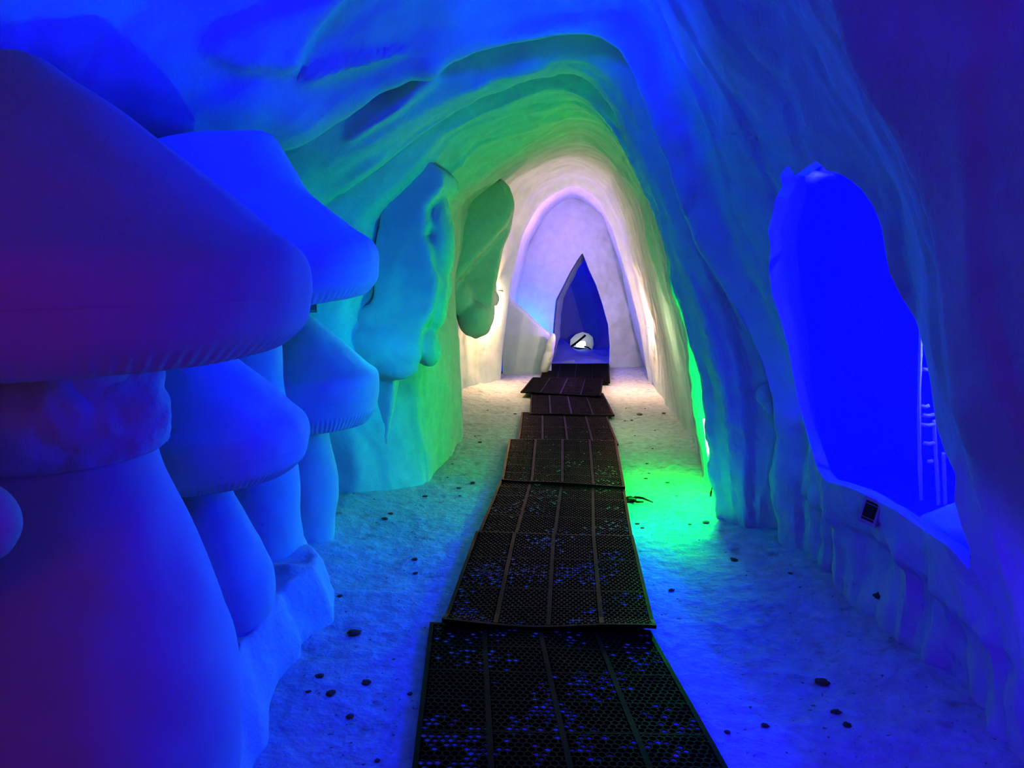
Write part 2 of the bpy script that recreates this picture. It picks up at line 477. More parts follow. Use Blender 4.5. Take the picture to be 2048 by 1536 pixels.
def dome(name, c, rad, zmin=-0.1, open_dir=None, cut=0.0, seg=64, rings=32, amp=0.08, mat=None, power=1.0):
    """a hollowed-out snow chamber: inside of a lumpy ellipsoid with one side left open"""
    vs, fs = [], []
    for i in range(rings + 1):
        th = math.pi * i / rings
        for k in range(seg):
            ph = 2 * math.pi * k / seg
            d = Vector((math.sin(th) * math.cos(ph), math.sin(th) * math.sin(ph), math.cos(th)))
            s = (abs(d.x) ** 3 + abs(d.y) ** 3 + abs(d.z) ** 3) ** (-1 / 3) if power > 1 else 1
            p = Vector((c[0] + rad[0] * d.x * s, c[1] + rad[1] * d.y * s, c[2] + rad[2] * d.z * s))
            p += d * amp * fbm(p, 1.4, 6.0, 3)
            p.z = max(p.z, zmin)
            vs.append(p)
    for i in range(rings):
        for k in range(seg):
            q = (i * seg + k, i * seg + (k + 1) % seg, (i + 1) * seg + (k + 1) % seg, (i + 1) * seg + k)
            m = (vs[q[0]] + vs[q[1]] + vs[q[2]] + vs[q[3]]) / 4
            if open_dir and open_dir(m): continue
            fs.append(q)
    return tag(mesh_obj(name, vs, fs, mat or M_WALL), kind='structure')

# the blue side chamber beyond the opening in the right wall
dome('wall_side_chamber', (3.2, 3.9, 1.3), (1.75, 2.4, 1.9), open_dir=lambda m: m.x < 1.95 and m.y < 4.6)
# the dark blue room beyond the pointed doorway
def far_open(m): return m.y < 12.0
dome('wall_far_room', (1.35, 12.75, 1.2), (1.5, 0.95, 1.6), open_dir=far_open, power=3)

# ------------------------------------------------------------------ floor
def floor_z(x, y):
    p = Vector((x, y, 0))
    cx = 0.14 + max(0, y - 3) * 0.095
    w = sstep(0.45, 0.9, abs(x - cx))
    z = (0.022 * fbm(p, 1.6, 1.0, 3) + 0.010 * fbm(p, 7.0, 5.0, 2)) * w - 0.004
    if w < 1: z -= 0.006 * (1 - w)
    z += 0.10 * sstep(0.95, 1.55, abs(x - cx - 0.05)) * (1 if y < 11 else 0)
    return z

fv, ff = [], []
nx, ny = 230, 420
X0, X1, Y0, Y1 = -2.6, 5.0, -1.9, 15.0
ys = [Y0 + (Y1 - Y0) * (i / ny) for i in range(ny + 1)]
xs = [X0 + (X1 - X0) * j / nx for j in range(nx + 1)]
for y in ys:
    for x in xs: fv.append((x, y, floor_z(x, y)))
for i in range(ny):
    for j in range(nx):
        a = i * (nx + 1) + j
        ff.append((a, a + 1, a + nx + 2, a + nx + 1))
tag(mesh_obj('floor', fv, ff, M_FLOOR), kind='structure')
FLOOR_BVH = BVHTree.FromPolygons(fv, ff)

def on_floor(px, py):
    p = PG(px, py, 0.0)
    return Vector((p.x, p.y, floor_z(p.x, p.y)))

# ------------------------------------------------------------------ rubber mats
def mat_obj(cor, z, label, fill, edge_lift=0.0, seed=0, pale=False):
    NLc, NRc, FRc, FLc = [PG(*c) for c in cor]
    ctr = (NLc + NRc + FRc + FLc) / 4
    W = ((NRc - NLc).length + (FRc - FLc).length) / 2
    L = ((FLc - NLc).length + (FRc - NRc).length) / 2
    root = Vector((ctr.x, ctr.y, 0))
    TH = 0.016
    def mp(s, t, zz):
        p = NLc.lerp(NRc, s).lerp(FLc.lerp(FRc, s), t)
        q = Vector((p.x, p.y, 0))
        w = 0.006 * fbm(q, 2.2, seed, 2)
        lift = edge_lift * (1 - sstep(0.0, 0.10, t)) * (0.6 + 0.6 * math.sin(s * 6.5 + seed))
        return Vector((p.x, p.y, z + zz + w + max(0, lift)))
    vs, fs, fm = [], [], []
    def quad(a, b, c, d, m=0):
        n = len(vs); vs.extend((a, b, c, d)); fs.append((n, n + 1, n + 2, n + 3)); fm.append(m)
    pitch = 0.0265
    bars = [0.25, 0.5, 0.75]; bw = 0.010 / W
    e = 0.018
    es, et = e / W, e / L
    # base sheet, subdivided so that it follows the waves
    g = 24
    for i in range(g):
        for j in range(g):
            quad(mp(j / g, i / g, 0.001), mp((j + 1) / g, i / g, 0.001), mp((j + 1) / g, (i + 1) / g, 0.001), mp(j / g, (i + 1) / g, 0.001), 1)
    def bar(s0, s1, t0, t1, h, n, along_t=True):
        for k in range(n):
            if along_t: a0, a1, b0, b1 = s0, s1, t0 + (t1 - t0) * k / n, t0 + (t1 - t0) * (k + 1) / n
            else: a0, a1, b0, b1 = s0 + (s1 - s0) * k / n, s0 + (s1 - s0) * (k + 1) / n, t0, t1
            T = [mp(a0, b0, h), mp(a1, b0, h), mp(a1, b1, h), mp(a0, b1, h)]
            B = [mp(a0, b0, 0), mp(a1, b0, 0), mp(a1, b1, 0), mp(a0, b1, 0)]
            quad(*T)
            for x in range(4):
                y = (x + 1) % 4; quad(B[x], B[y], T[y], T[x])
    bar(0, es, 0, 1, TH, 24); bar(1 - es, 1, 0, 1, TH, 24)
    bar(0, 1, 0, et, TH, 24, False); bar(0, 1, 1 - et, 1, TH, 24, False)
    for s in bars: bar(s - bw, s + bw, et, 1 - et, TH + 0.001, 24)
    cross = [k / 6 for k in range(1, 6)]
    for t in cross: bar(es, 1 - es, t - 0.0035 / L, t + 0.0035 / L, TH + 0.0005, 24, False)
    nc, nr = int(W / pitch), int(L / (pitch * 0.866))
    R = pitch / math.sqrt(3)
    rnd = random.Random(seed)
    for r in range(nr + 1):
        for c in range(nc + 1):
            x = (c + (0.5 if r % 2 else 0)) * pitch; y = r * pitch * 0.866
            s, t = x / W, y / L
            if s < es * 0.9 or s > 1 - es * .9 or t < et * .9 or t > 1 - et * .9: continue
            if any(abs(s - b) < bw * 0.7 for b in bars): continue
            q = Vector((ctr.x + (s - .5) * W, ctr.y + (t - .5) * L, 0))
            msk = N3(q, 3.2, 13.0 + seed) * 0.75 + N3(q, 11, 3.0) * 0.35 + rnd.uniform(-0.35, 0.35)
            filled = msk > fill
            depth = (TH - rnd.uniform(0.002, 0.006)) if filled else 0.004
            n = len(vs)
            for k in range(6):
                an = math.pi / 6 + k * math.pi / 3
                cx, cy = math.cos(an), math.sin(an)
                vs.append(mp(s + R * cx / W, t + R * cy / L, TH))
            for k in range(6):
                an = math.pi / 6 + k * math.pi / 3
                vs.append(mp(s + .76 * R * math.cos(an) / W, t + .76 * R * math.sin(an) / L, TH + 0.0005))
            for k in range(6):
                an = math.pi / 6 + k * math.pi / 3
                vs.append(mp(s + .72 * R * math.cos(an) / W, t + .72 * R * math.sin(an) / L, depth))
            for k in range(6):
                k2 = (k + 1) % 6
                fs.append((n + k, n + k2, n + 6 + k2, n + 6 + k)); fm.append(0)
                fs.append((n + 6 + k, n + 6 + k2, n + 12 + k2, n + 12 + k)); fm.append(0)
            fs.append(tuple(n + 12 + k for k in range(6))); fm.append(2 if filled else 1)
    o = mesh_obj('rubber_mat', vs, fs, None, loc=root, smooth=False, mats=[M_RUBBER, M_RUBHOLE, M_FILL], fmat=fm)
    return tag(o, label, 'mat', 'black rubber ring mats along the passage')

mat_obj([(813, 1640), (1509, 1640), (1300, 1268), (860, 1252)], 0.004, 'nearest black rubber ring mat, widest, with many pale snow dots', 0.30, 0, 1)
mat_obj([(884, 1264), (1312, 1277), (1266, 1084), (952, 1074)], 0.022, 'black ring mat whose wavy near edge overlaps the nearest mat', 0.32, 0.02, 2)
mat_obj([(953, 1080), (1267, 1091), (1248, 976), (1002, 964)], 0.010, 'black ring mat beside the cord stub at its right edge', 0.30, 0, 3)
mat_obj([(1003, 970), (1250, 984), (1233, 889), (1018, 885)], 0.022, 'green-tinted black ring mat just beyond the cord stub', 0.38, 0.005, 4)
mat_obj([(1035, 890), (1237, 893), (1213, 833), (1043, 829)], 0.008, 'black ring mat shifted right, fifth in the row from the camera', 0.48, 0, 5)
mat_obj([(1059, 834), (1229, 837), (1206, 792), (1062, 793)], 0.020, 'dark brown mat with long grooves, lying right under the twisted one', 0.55, 0, 6)
mat_obj([(1041, 793), (1202, 801), (1206, 767), (1066, 763)], 0.042, 'brown mat twisted to the left, second from the pointed doorway', 0.62, 0, 7)
mat_obj([(1078, 768), (1220, 770), (1217, 732), (1090, 732)], 0.024, 'dark brown mat lying at the foot of the pointed doorway', 0.62, 0, 8)

# ------------------------------------------------------------------ giant snow mushrooms
def lathe(prof, seg, noise_amp=0.0, nsc=3.0, off=0.0, ribs=0, rib_amp=0.0, rib_rng=None, tilt=None, squash=1.0):
    n = len(prof)
    vs, fs = [], []
    for i, (r, z) in enumerate(prof):
        for k in range(seg):
            a = 2 * math.pi * k / seg
            rr = r
            if ribs and rib_rng[0] <= i <= rib_rng[1]:
                rr = r + rib_amp * math.cos(a * ribs + z * 5) * (1 if r > 0.02 else 0)
            p = Vector((rr * math.cos(a), rr * math.sin(a) * squash, z))
            if noise_amp:
                q = p + Vector((off, off * 2, 0))
                g = noise_amp * fbm(q, nsc, off, 3)
                dr = Vector((math.cos(a), math.sin(a), 0.4))
                p = p + dr * g * min(1, r / 0.1)
            vs.append(p)
    for i in range(n - 1):
        for k in range(seg):
            k2 = (k + 1) % seg
            fs.append((i * seg + k, i * seg + k2, (i + 1) * seg + k2, (i + 1) * seg + k))
    if tilt:
        M = Matrix.Rotation(tilt[0], 3, 'X') @ Matrix.Rotation(tilt[1], 3, 'Y')
        vs = [M @ v for v in vs]
    return vs, fs

def prof_smooth(pts, n, it=4):
    P = smooth_poly([Vector((a, 0, b)) for a, b in pts], n, it)
    return [(max(0.0, p.x), p.z) for p in P]

def mushroom(cx, cy, capz, R, H, lip, stem_pts, label, top_r=0.0, tilt=(0, 0), off=0.0, ring=None, gills=True):
    root = thing('snow_mushroom', (cx, cy, 0), label, 'snow mushroom', 'giant mushrooms carved from snow')
    if top_r:
        top = [(0.001, H + 0.01), (top_r * 0.6, H + 0.008), (top_r, H)]
    else:
        top = [(0.001, H), (R * 0.10, H * 0.97), (R * 0.28, H * 0.80)]
    prof = top + [(R * 0.62, H * (0.44 if not top_r else 0.53)), (R * 0.86, H * 0.17), (R * 0.97, 0.035), (R, -0.01), (R * 0.995, -lip * 0.35)]
    pc = prof_smooth(prof, 56, 3)
    vs, fs = lathe(pc, 144, 0.016, 2.4, off, tilt=tilt)
    vs = [v + Vector((0, 0, capz)) for v in vs]
    mesh_obj('cap', vs, fs, M_CARVE, root)
    under = [(R * 0.995, -lip * 0.33), (R * 0.965, -lip * 0.75), (R * 0.86, -lip * 1.05), (R * 0.6, -lip * 0.95), (R * 0.3, -lip * 0.55), (0.12, -lip * 0.3)]
    pu = prof_smooth(under, 40, 2)
    vs, fs = lathe(pu, 576, 0.014, 2.4, off, ribs=110, rib_amp=0.0022, rib_rng=(7, 36), tilt=tilt)
    vs = [v + Vector((0, 0, capz)) for v in vs]
    mesh_obj('gills', vs, fs, M_CARVE, root)
    ps = prof_smooth(stem_pts, 60, 3)
    vs, fs = lathe(ps, 96, 0.02, 2.2, off + 5)
    mesh_obj('stem', vs, fs, M_CARVE, root)
    if ring:
        pr = prof_smooth(ring, 40, 2)
        vs, fs = lathe(pr, 128, 0.035, 6.0, off + 9)
        mesh_obj('stem_ring', vs, fs, M_BANK, root)
    return root

def ctr(px, Y): return PY(px, 768, Y).x
# front
mushroom(ctr(95, 1.9), 1.9, 1.60, 0.645, 0.50, 0.20,
         [(0.27, 1.60), (0.25, 1.40), (0.235, 1.20), (0.27, 1.02), (0.335, 0.82), (0.405, 0.58), (0.42, 0.42), (0.395, 0.22), (0.34, 0.05), (0.30, -0.05)],
         'nearest and largest purple snow mushroom, with a lumpy ring on its stem', off=1.0,
         ring=[(0.20, 1.46), (0.225, 1.44), (0.25, 1.35), (0.268, 1.24), (0.262, 1.15), (0.23, 1.13), (0.19, 1.16)])
# tall one behind
mushroom(ctr(475, 3.6), 3.6, 1.55, 0.675, 0.57, 0.20,
         [(0.20, 1.60), (0.21, 1.3), (0.235, 0.9), (0.26, 0.5), (0.27, 0.2), (0.25, -0.05)],
         'tall bright blue snow mushroom with a flat-topped cap', top_r=0.33, off=4.0, tilt=(0, -0.19))
# small one in the middle
mushroom(ctr(375, 2.85), 2.85, 0.985, 0.43, 0.40, 0.15,
         [(0.13, 1.0), (0.12, 0.85), (0.14, 0.74), (0.20, 0.60), (0.265, 0.42), (0.275, 0.3), (0.24, 0.15), (0.2, -0.05)],
         'small blue snow mushroom half hidden behind the nearest one', off=7.0)
# rear one by the wall
mushroom(ctr(592, 4.2), 4.2, 0.97, 0.455, 0.40, 0.23,
         [(0.12, 1.0), (0.12, 0.85), (0.15, 0.72), (0.175, 0.55), (0.20, 0.40), (0.20, 0.28), (0.17, 0.12), (0.16, -0.05)],
         'rearmost blue snow mushroom, low, beside the green-lit wall', off=12.0)

# snow bank the mushrooms grow from
def bank():
    edge = [(0.6, -0.72), (1.4, -0.66), (2.0, -0.72), (2.3, -0.80), (2.6, -0.85), (3.05, -0.88), (3.3, -0.80), (3.55, -0.86), (3.8, -0.98), (4.1, -1.1), (4.4, -1.25), (4.6, -1.7)]
    vs, fs = [], []
    ny_, nx_ = 150, 60
    for i in range(ny_ + 1):
        y = 0.6 + 4.0 * i / ny_
        for (y0, x0), (y1, x1) in zip(edge, edge[1:]):
            if y0 <= y <= y1 + 1e-6:
                xe = x0 + (x1 - x0) * (y - y0) / (y1 - y0); break
        xe += 0.05 * N3((y, 0, 0), 4.0, 2.0)
        for j in range(nx_ + 1):
            t = j / nx_
            u = t ** 1.6
            x = xe - 1.5 * u
            inn = (xe - x)
            hgt = 0.23 + 0.05 * N3((x, y, 0), 1.7, 8.0)
            hgt *= sstep(4.55, 4.15, y)
            p = Vector((x, y, 0))
            z = hgt * sstep(-0.005, 0.10, inn) + 0.03 * fbm(p, 4.0, 15.0, 3) * sstep(0, 0.1, inn) - 0.03 * (1 - sstep(0, 0.04, inn))
            z += 0.12 * sstep(0.1, 0.9, inn)* sstep(4.4, 3.8, y)
            p.x += 0.02 * fbm(Vector((x, y, z * 3)), 5.0, 25.0, 2)
            p.z = z
            vs.append(p)
    for i in range(ny_):
        for j in range(nx_):
            a = i * (nx_ + 1) + j
            fs.append((a, a + 1, a + nx_ + 2, a + nx_ + 1))
    o = mesh_obj('snow_bank', vs, fs, M_BANK, loc=(-1.4, 2.6, 0))
    tag(o, 'low lumpy bank of snow under the carved mushrooms', 'snow bank')
bank()

# ------------------------------------------------------------------ carved figures: blobs fused and smoothed
def blob_mesh(name, balls, voxel, label, cat, mat, amp=0.012, nsc=5.0, smooth_it=8):
    """balls: (centre, (rx, ry, rz), rotation about y)"""
    bm = bmesh.new()
    for c, r, rot in balls:
        M = Matrix.Translation(c) @ Matrix.Rotation(rot, 4, 'Y') @ Matrix.Diagonal((*r, 1))
        bmesh.ops.create_icosphere(bm, subdivisions=4, radius=1.0, matrix=M)
    return finish_blob(name, bm, voxel, label, cat, mat, amp, nsc, smooth_it)

def finish_blob(name, bm, voxel, label, cat, mat, amp, nsc, smooth_it):
    base = sum((v.co for v in bm.verts), Vector()) / len(bm.verts)
    bmesh.ops.translate(bm, verts=bm.verts, vec=-base)
    me = bpy.data.meshes.new(name); bm.to_mesh(me); bm.free()
    tmp = bpy.data.objects.new(name + '_t', me); COL.objects.link(tmp)
    m = tmp.modifiers.new('r', 'REMESH'); m.mode = 'VOXEL'; m.voxel_size = voxel
    s = tmp.modifiers.new('s', 'SMOOTH'); s.factor = 0.6; s.iterations = smooth_it
    dg = bpy.context.evaluated_depsgraph_get()
    me2 = bpy.data.meshes.new_from_object(tmp.evaluated_get(dg))
    bpy.data.objects.remove(tmp)
    me2.name = name
    for v in me2.vertices:
        v.co += v.normal * amp * fbm(v.co + base, nsc, 3.0, 3)
    me2.materials.clear(); me2.materials.append(mat)
    me2.polygons.foreach_set('use_smooth', [True] * len(me2.polygons))
    o = bpy.data.objects.new(name, me2); o.location = base; COL.objects.link(o)
    return tag(o, label, cat)

def ball(px, py, Y, rx, ry, rz, rot=0):
    """radii rx, rz in pixels at that distance, ry in metres"""
    k = Y / F / CP
    return (PY(px, py, Y), (rx * k, ry, rz * k), rot)

def slab_mesh(name, polys, balls, voxel, label, cat, mat, amp, nsc, smooth_it):
    """polys: (pixel outline, front distance, back distance, growth of the back outline); fused with balls and smoothed"""
    bm = bmesh.new()
    for poly, yf, yb, gx in polys:
        f = [bm.verts.new(PY(a, b, yf)) for a, b in poly]
        k = [bm.verts.new(Vector((v.co.x + gx, yb, v.co.z))) for v in f]
        n = len(f)
        for i in range(n):
            j = (i + 1) % n
            bm.faces.new((f[i], f[j], k[j], k[i]))
        fa = bm.faces.new(f[::-1]); fb = bm.faces.new(k)
        bmesh.ops.triangulate(bm, faces=[fa, fb])
    bmesh.ops.recalc_face_normals(bm, faces=bm.faces[:])
    for c, r, rot in balls:
        M = Matrix.Translation(c) @ Matrix.Rotation(rot, 4, 'Y') @ Matrix.Diagonal((*r, 1))
        bmesh.ops.create_icosphere(bm, subdivisions=4, radius=1.0, matrix=M)
    return finish_blob(name, bm, voxel, label, cat, mat, amp, nsc, smooth_it)

# the tall figure standing out from the green-lit wall
slab_mesh('snow_carving', [
    ([(835, 303), (862, 322), (890, 345), (888, 372), (868, 392), (852, 410), (848, 432), (856, 448), (846, 470), (858, 492), (864, 530), (874, 560), (872, 600), (858, 640), (842, 662),
      (838, 692), (800, 720), (760, 735), (715, 738), (672, 718), (650, 692), (672, 655), (705, 625), (742, 604), (746, 570), (744, 540), (748, 480), (758, 410), (785, 350)], 5.12, 5.75, 0.06),
    ([(720, 730), (745, 745), (790, 755), (782, 830), (772, 900), (772, 1010), (678, 1012), (690, 950), (705, 870), (722, 800)], 5.17, 5.7, 0.02),
    ], [ball(748, 705, 5.12, 96, 0.07, 46, 0.1), ball(790, 735, 5.14, 50, .08, 26), ball(880, 480, 5.42, 28, 0.2, 90), ball(872, 590, 5.37, 26, 0.2, 70), ball(850, 690, 5.32, 30, .16, 46, -.4)],
    0.02, 'tall carved snow figure with a blue shaded front and a green-lit edge', 'snow carving', M_CARVE, 0.014, 5.0, 4)
# the bent figure in front of the white-lit recess
slab_mesh('snow_carving', [
    ([(1004, 356), (1022, 378), (1029, 412), (1020, 455), (1005, 500), (995, 545), (986, 585), (986, 640), (976, 668), (950, 680), (930, 664), (915, 640), (894, 616), (887, 590),
      (893, 560), (906, 500), (908, 450), (916, 402), (940, 376), (970, 360)], 7.62, 8.2, 0.0),
    ([(1004, 356), (1022, 378), (1029, 412), (1014, 448), (982, 486), (950, 520), (922, 552), (893, 592), (889, 570), (900, 520), (904, 450), (914, 402), (938, 376), (970, 360)], 7.36, 7.9, 0.0)],
    [ball(950, 640, 7.58, 34, 0.14, 36), ball(915, 595, 7.55, 30, .1, 34)],
    0.022, 'bent limb-like snow carving hanging before the white-lit recess', 'snow carving', M_CARVE, 0.012, 4.0, 9)
# stub next to it
blob_mesh('snow_stub', [ball(990, 598, 9.0, 9, 0.08, 14), ball(985, 575, 9.0, 8, 0.08, 25), ball(978, 600, 8.9, 14, .12, 20)], 0.012,
          'small snow stub beside the white lamp strip', 'snow lump', M_CARVE, amp=0.004, smooth_it=3)
# lump on the right wall
LY = hit(1536, 800)[0].y
blob_mesh('snow_lump', [ball(1534, 790, LY, 24, 0.06, 25), ball(1546, 815, LY, 22, 0.07, 24), ball(1556, 800, LY + .05, 22, 0.09, 34)], 0.010,
          'rounded snow lump stuck to the right wall left of the opening', 'snow lump', M_BANK, amp=0.008, smooth_it=4)
# stub at the left edge of the view
blob_mesh('snow_stub', [(PY(-62, 1050, 1.2), (0.075, 0.07, 0.075), 0), (PY(-110, 1060, 1.24), (0.10, 0.09, 0.09), 0), (PY(-260, 1080, 1.25), (0.2, 0.15, 0.15), 0), (PY(-520, 1100, 1.25), (0.25, 0.2, 0.22), 0), (PY(-800, 1100, 1.3), (0.25, 0.2, 0.25), 0)],
          0.012, 'rounded snow stub at the left edge, in front of the nearest mushroom', 'snow lump', M_CARVE, amp=0.004, smooth_it=6)

# slanted snow ledge in the end chamber, hiding a cyan lamp
def ledge():
    top = [(1005, 575), (1032, 606), (1055, 625), (1080, 650), (1100, 668), (1103, 700)]
    vs, fs = [], []
    n = 30
    pts = resample([Vector((a, b, 0)) for a, b in top], n)
    for i in range(n):
        a = PY(pts[i].x, pts[i].y, 11.0)
        cols = []
        for k in range(12):
            t = k / 11
            p = Vector((a.x, 10.98 - 0.06 * t, a.z * (1 - t) - 0.05 * t))
            p.y += 0.02 * fbm(p, 4, 3, 2)
            cols.append(p)
        for k in range(1, 5):
            t = k / 4
            cols.insert(0, Vector((a.x - 0.02 * t, 10.98 + 0.14 * t, a.z - 0.04 * t)))
        cols.insert(0, Vector((a.x, 11.14, -0.05)))
        vs.extend(cols)
    m = len(vs) // n
    for i in range(n - 1):
        for k in range(m - 1):
            fs.append((i * m + k, i * m + k + 1, (i + 1) * m + k + 1, (i + 1) * m + k))
    o = mesh_obj('snow_ledge', vs, fs, M_CARVE, loc=(0.2, 11.0, 0))
    tag(o, 'slanting lavender snow ledge left of the pointed doorway', 'snow ledge')
ledge()
# rough pier foot on the left of the pointed doorway
blob_mesh('snow_pier', [ball(1095, 718, 10.85, 10, .1, 34, 0.25), ball(1101, 692, 10.85, 8, .1, 26, 0.2)], 0.012,
          'rough grey snow foot at the left side of the pointed doorway', 'snow lump', M_BANK, amp=0.012, smooth_it=2)

# snow mound inside the far room
def mound():
    vs, fs = [], []
    n = 40
    for i in range(n + 1):
        for j in range(n + 1):
            x, y = 0.35 + 2.0 * i / n, 11.78 + 1.8 * j / n
            z = 0.02 + 0.03 * sstep(12.0, 12.4, y) + 0.03 * sstep(12.6, 13.6, y) + 0.16 * sstep(1.15, 0.85, x) * sstep(12.3, 12.9, y) + 0.02 * fbm((x, y, 0), 3, 4, 3)
            vs.append(Vector((x, y, z)))
    for i in range(n):
        for j in range(n):
            a = i * (n + 1) + j; fs.append((a, a + n + 1, a + n + 2, a + 1))
    o = mesh_obj('snow_mound', vs, fs, M_BANK, loc=(1.3, 13, 0))
    tag(o, 'blue-lit snow mound on the floor beyond the pointed doorway', 'snow mound')
mound()

# niche with a white lamp and its cable in the far room
def niche_lamp():
    Y = 13.3
    c = PY(1164, 684, Y)
    root = thing('niche_lamp', c, 'small white lamp in an icy niche beyond the pointed doorway', 'lamp')
    k = Y / F
    out = [(-25, 8), (-24, -6), (-14, -16), (0, -21), (12, -18), (21, -10), (23, 4), (20, 14), (8, 12), (-10, 10)]
    vs, fs = [], []
    P = [Vector((a * k, 0, -b * k)) for a, b in out]
    n = len(P)
    for d, s in ((-0.06, 1.0), (0.02, 0.9), (0.12, 0.75)):
        for p in P: vs.append(c + Vector((p.x * s, d, p.z * s)))
    for r in range(2):
        for i in range(n):
            j = (i + 1) % n; fs.append((r * n + i, r * n + j, (r + 1) * n + j, (r + 1) * n + i))
    fs.append(tuple(2 * n + i for i in range(n)))
    mesh_obj('ice_niche', vs, fs, M_ICE, root, loc=c)
    # lamp head
    b = bmesh.new(); bmesh.ops.create_cube(b, size=1, matrix=Matrix.Translation((-0.02, -0.03, -0.03)) @ Matrix.Diagonal((0.16, 0.05, 0.09, 1)))
    bmesh.ops.bevel(b, geom=b.edges[:], offset=0.015, segments=2, affect='EDGES')
    me = bpy.data.meshes.new('bulb'); b.to_mesh(me); b.free(); me.materials.append(M_COOLLED)
    o = bpy.data.objects.new('bulb', me); COL.objects.link(o); o.parent = root
    V1, F1 = tube([c + Vector((-22 * k, -0.08, -8 * k)), c + Vector((-14 * k, -0.09, -2 * k)), c + Vector((-4 * k, -0.08, 6 * k)), c + Vector((6 * k, -0.05, 14 * k))], 0.018)
    mesh_obj('bracket', V1, F1, M_CABLE, root, loc=c)
    V1, F1 = tube([c + Vector((4 * k, -0.08, -8 * k)), c + Vector((12 * k, -0.1, -10 * k)), c + Vector((17 * k, -0.1, -14 * k)), c + Vector((19 * k, -0.1, -22 * k))], 0.012)
    mesh_obj('cable', V1, F1, M_CABLE, root, loc=c)
    return c
NICHE = niche_lamp()

# ------------------------------------------------------------------ things on the walls
def wall_plate(px, py, w, h, roll, label, n):
    p, _ = hit(px, py)
    n = Vector(n).normalized()
    root = thing('wall_plate', p, label, 'wall plate')
    z = n; up = Vector((0, 0, 1)); x = up.cross(z).normalized(); y = z.cross(x)
    M = Matrix((x, y, z)).transposed().to_4x4() @ Matrix.Rotation(roll, 4, 'Z')
    root.rotation_euler = M.to_euler()
    def box(name, cx, cy, cz, sx, sy, sz, mat, bev=0.004):
        b = bmesh.new(); bmesh.ops.create_cube(b, size=1, matrix=Matrix.Translation((cx, cy, cz)) @ Matrix.Diagonal((sx, sy, sz, 1)))
        bmesh.ops.bevel(b, geom=b.edges[:], offset=bev, segments=2, affect='EDGES')
        me = bpy.data.meshes.new(name); b.to_mesh(me); b.free(); me.materials.append(mat)
        o = bpy.data.objects.new(name, me); COL.objects.link(o); o.parent = root; return o
    t = 0.022
    box('back_box', 0, 0, 0.002, w * .98, h * .98, 0.03, M_DARKP)
    fr = w * 0.13
    # frame as one ring
    vs, fs = [], []
    for (a, b, zz) in ((w / 2, h / 2, t), (w / 2 - fr, h / 2 - fr * 1.6, t), (w / 2 - fr, h / 2 - fr * 1.6, t - 0.012), (w / 2, h / 2, t - 0.02)):
        vs += [Vector((-a, -b, zz)), Vector((a, -b, zz)), Vector((a, b, zz)), Vector((-a, b, zz))]
    for r0, r1 in ((0, 1), (1, 2), (3, 0)):
        for i in range(4):
            j = (i + 1) % 4; fs.append((r0 * 4 + i, r0 * 4 + j, r1 * 4 + j, r1 * 4 + i))
    mesh_obj('frame', vs, fs, M_METAL, root, smooth=False)
    box('bar', 0, h * 0.26, t - 0.004, w * 0.8, h * 0.025, 0.008, M_METAL, 0.001)
    box('bar', 0, -h * 0.27, t - 0.004, w * 0.8, h * 0.025, 0.008, M_METAL, 0.001)
    box('screen', 0, 0, 0.017, w * 0.42, h * 0.36, 0.006, M_DARKP, 0.001)
    return root
wall_plate(1745, 1022, 0.074, 0.112, -0.16, 'small grey framed plate set in the snow below the side opening', (-0.80, -0.58, 0.12))
wall_plate(622, 612, 0.075, 0.11, 0.0, 'small dark plate on the teal wall under the tall mushroom cap', (0.6, -0.8, 0.0))

# green lamp strip in its recess, with cable
gp = PY(1417, 893, 5.12)
def green_lamp():
    root = thing('lamp_strip', PY(1424, 965, 5.12), 'green glowing lamp strip half hidden in the right wall recess', 'lamp')
    V1, F1 = tube([PY(1408, 838, 5.14), PY(1414, 868, 5.14), PY(1419, 900, 5.13), PY(1424, 935, 5.12)], 0.018, 12, rr=[.008, .016, .02, .012])
    mesh_obj('led_tube', V1, F1, M_GREENLED, root, loc=PY(1424, 965, 5.12))
    V1, F1 = tube([PY(1433, 940, 5.0), PY(1430, 955, 4.96), PY(1425, 972, 4.94), PY(1422, 985, 4.93), PY(1421, 993, 4.93)], 0.007)
    mesh_obj('cable', V1, F1, M_CABLE, root, loc=PY(1424, 965, 5.12))
green_lamp()

# cord stub poking out from under the mats
def cord():
    a = [on_floor(1246, 1003), on_floor(1262, 1001), on_floor(1272, 1003), on_floor(1285, 1003), on_floor(1306, 1007)]
    a = [p + Vector((0, 0, 0.018)) for p in a]
    root = thing('cord_stub', a[0], 'short black forked cord stub lying at the right mat edge', 'cord')
    V1, F1 = tube([a[0], a[0].lerp(a[1], .6), a[1], a[2]], 0.02, 10, rr=[0.014, 0.024, 0.024, 0.01])
    mesh_obj('plug', V1, F1, M_CABLE, root, loc=a[0])
    V1, F1 = tube([a[1], a[2] + Vector((0, .02, 0.015)), a[3] + Vector((0, .012, .012)), a[4]], 0.008, 8, rr=[.009, .009, .008, .004])
    mesh_obj('wire', V1, F1, M_CABLE, root, loc=a[0])
    V1, F1 = tube([a[1], a[2] + Vector((0, -.035, 0)), a[3] + Vector((0, -.03, 0))], 0.007, 8)
    mesh_obj('wire', V1, F1, M_CABLE, root, loc=a[0])
cord()

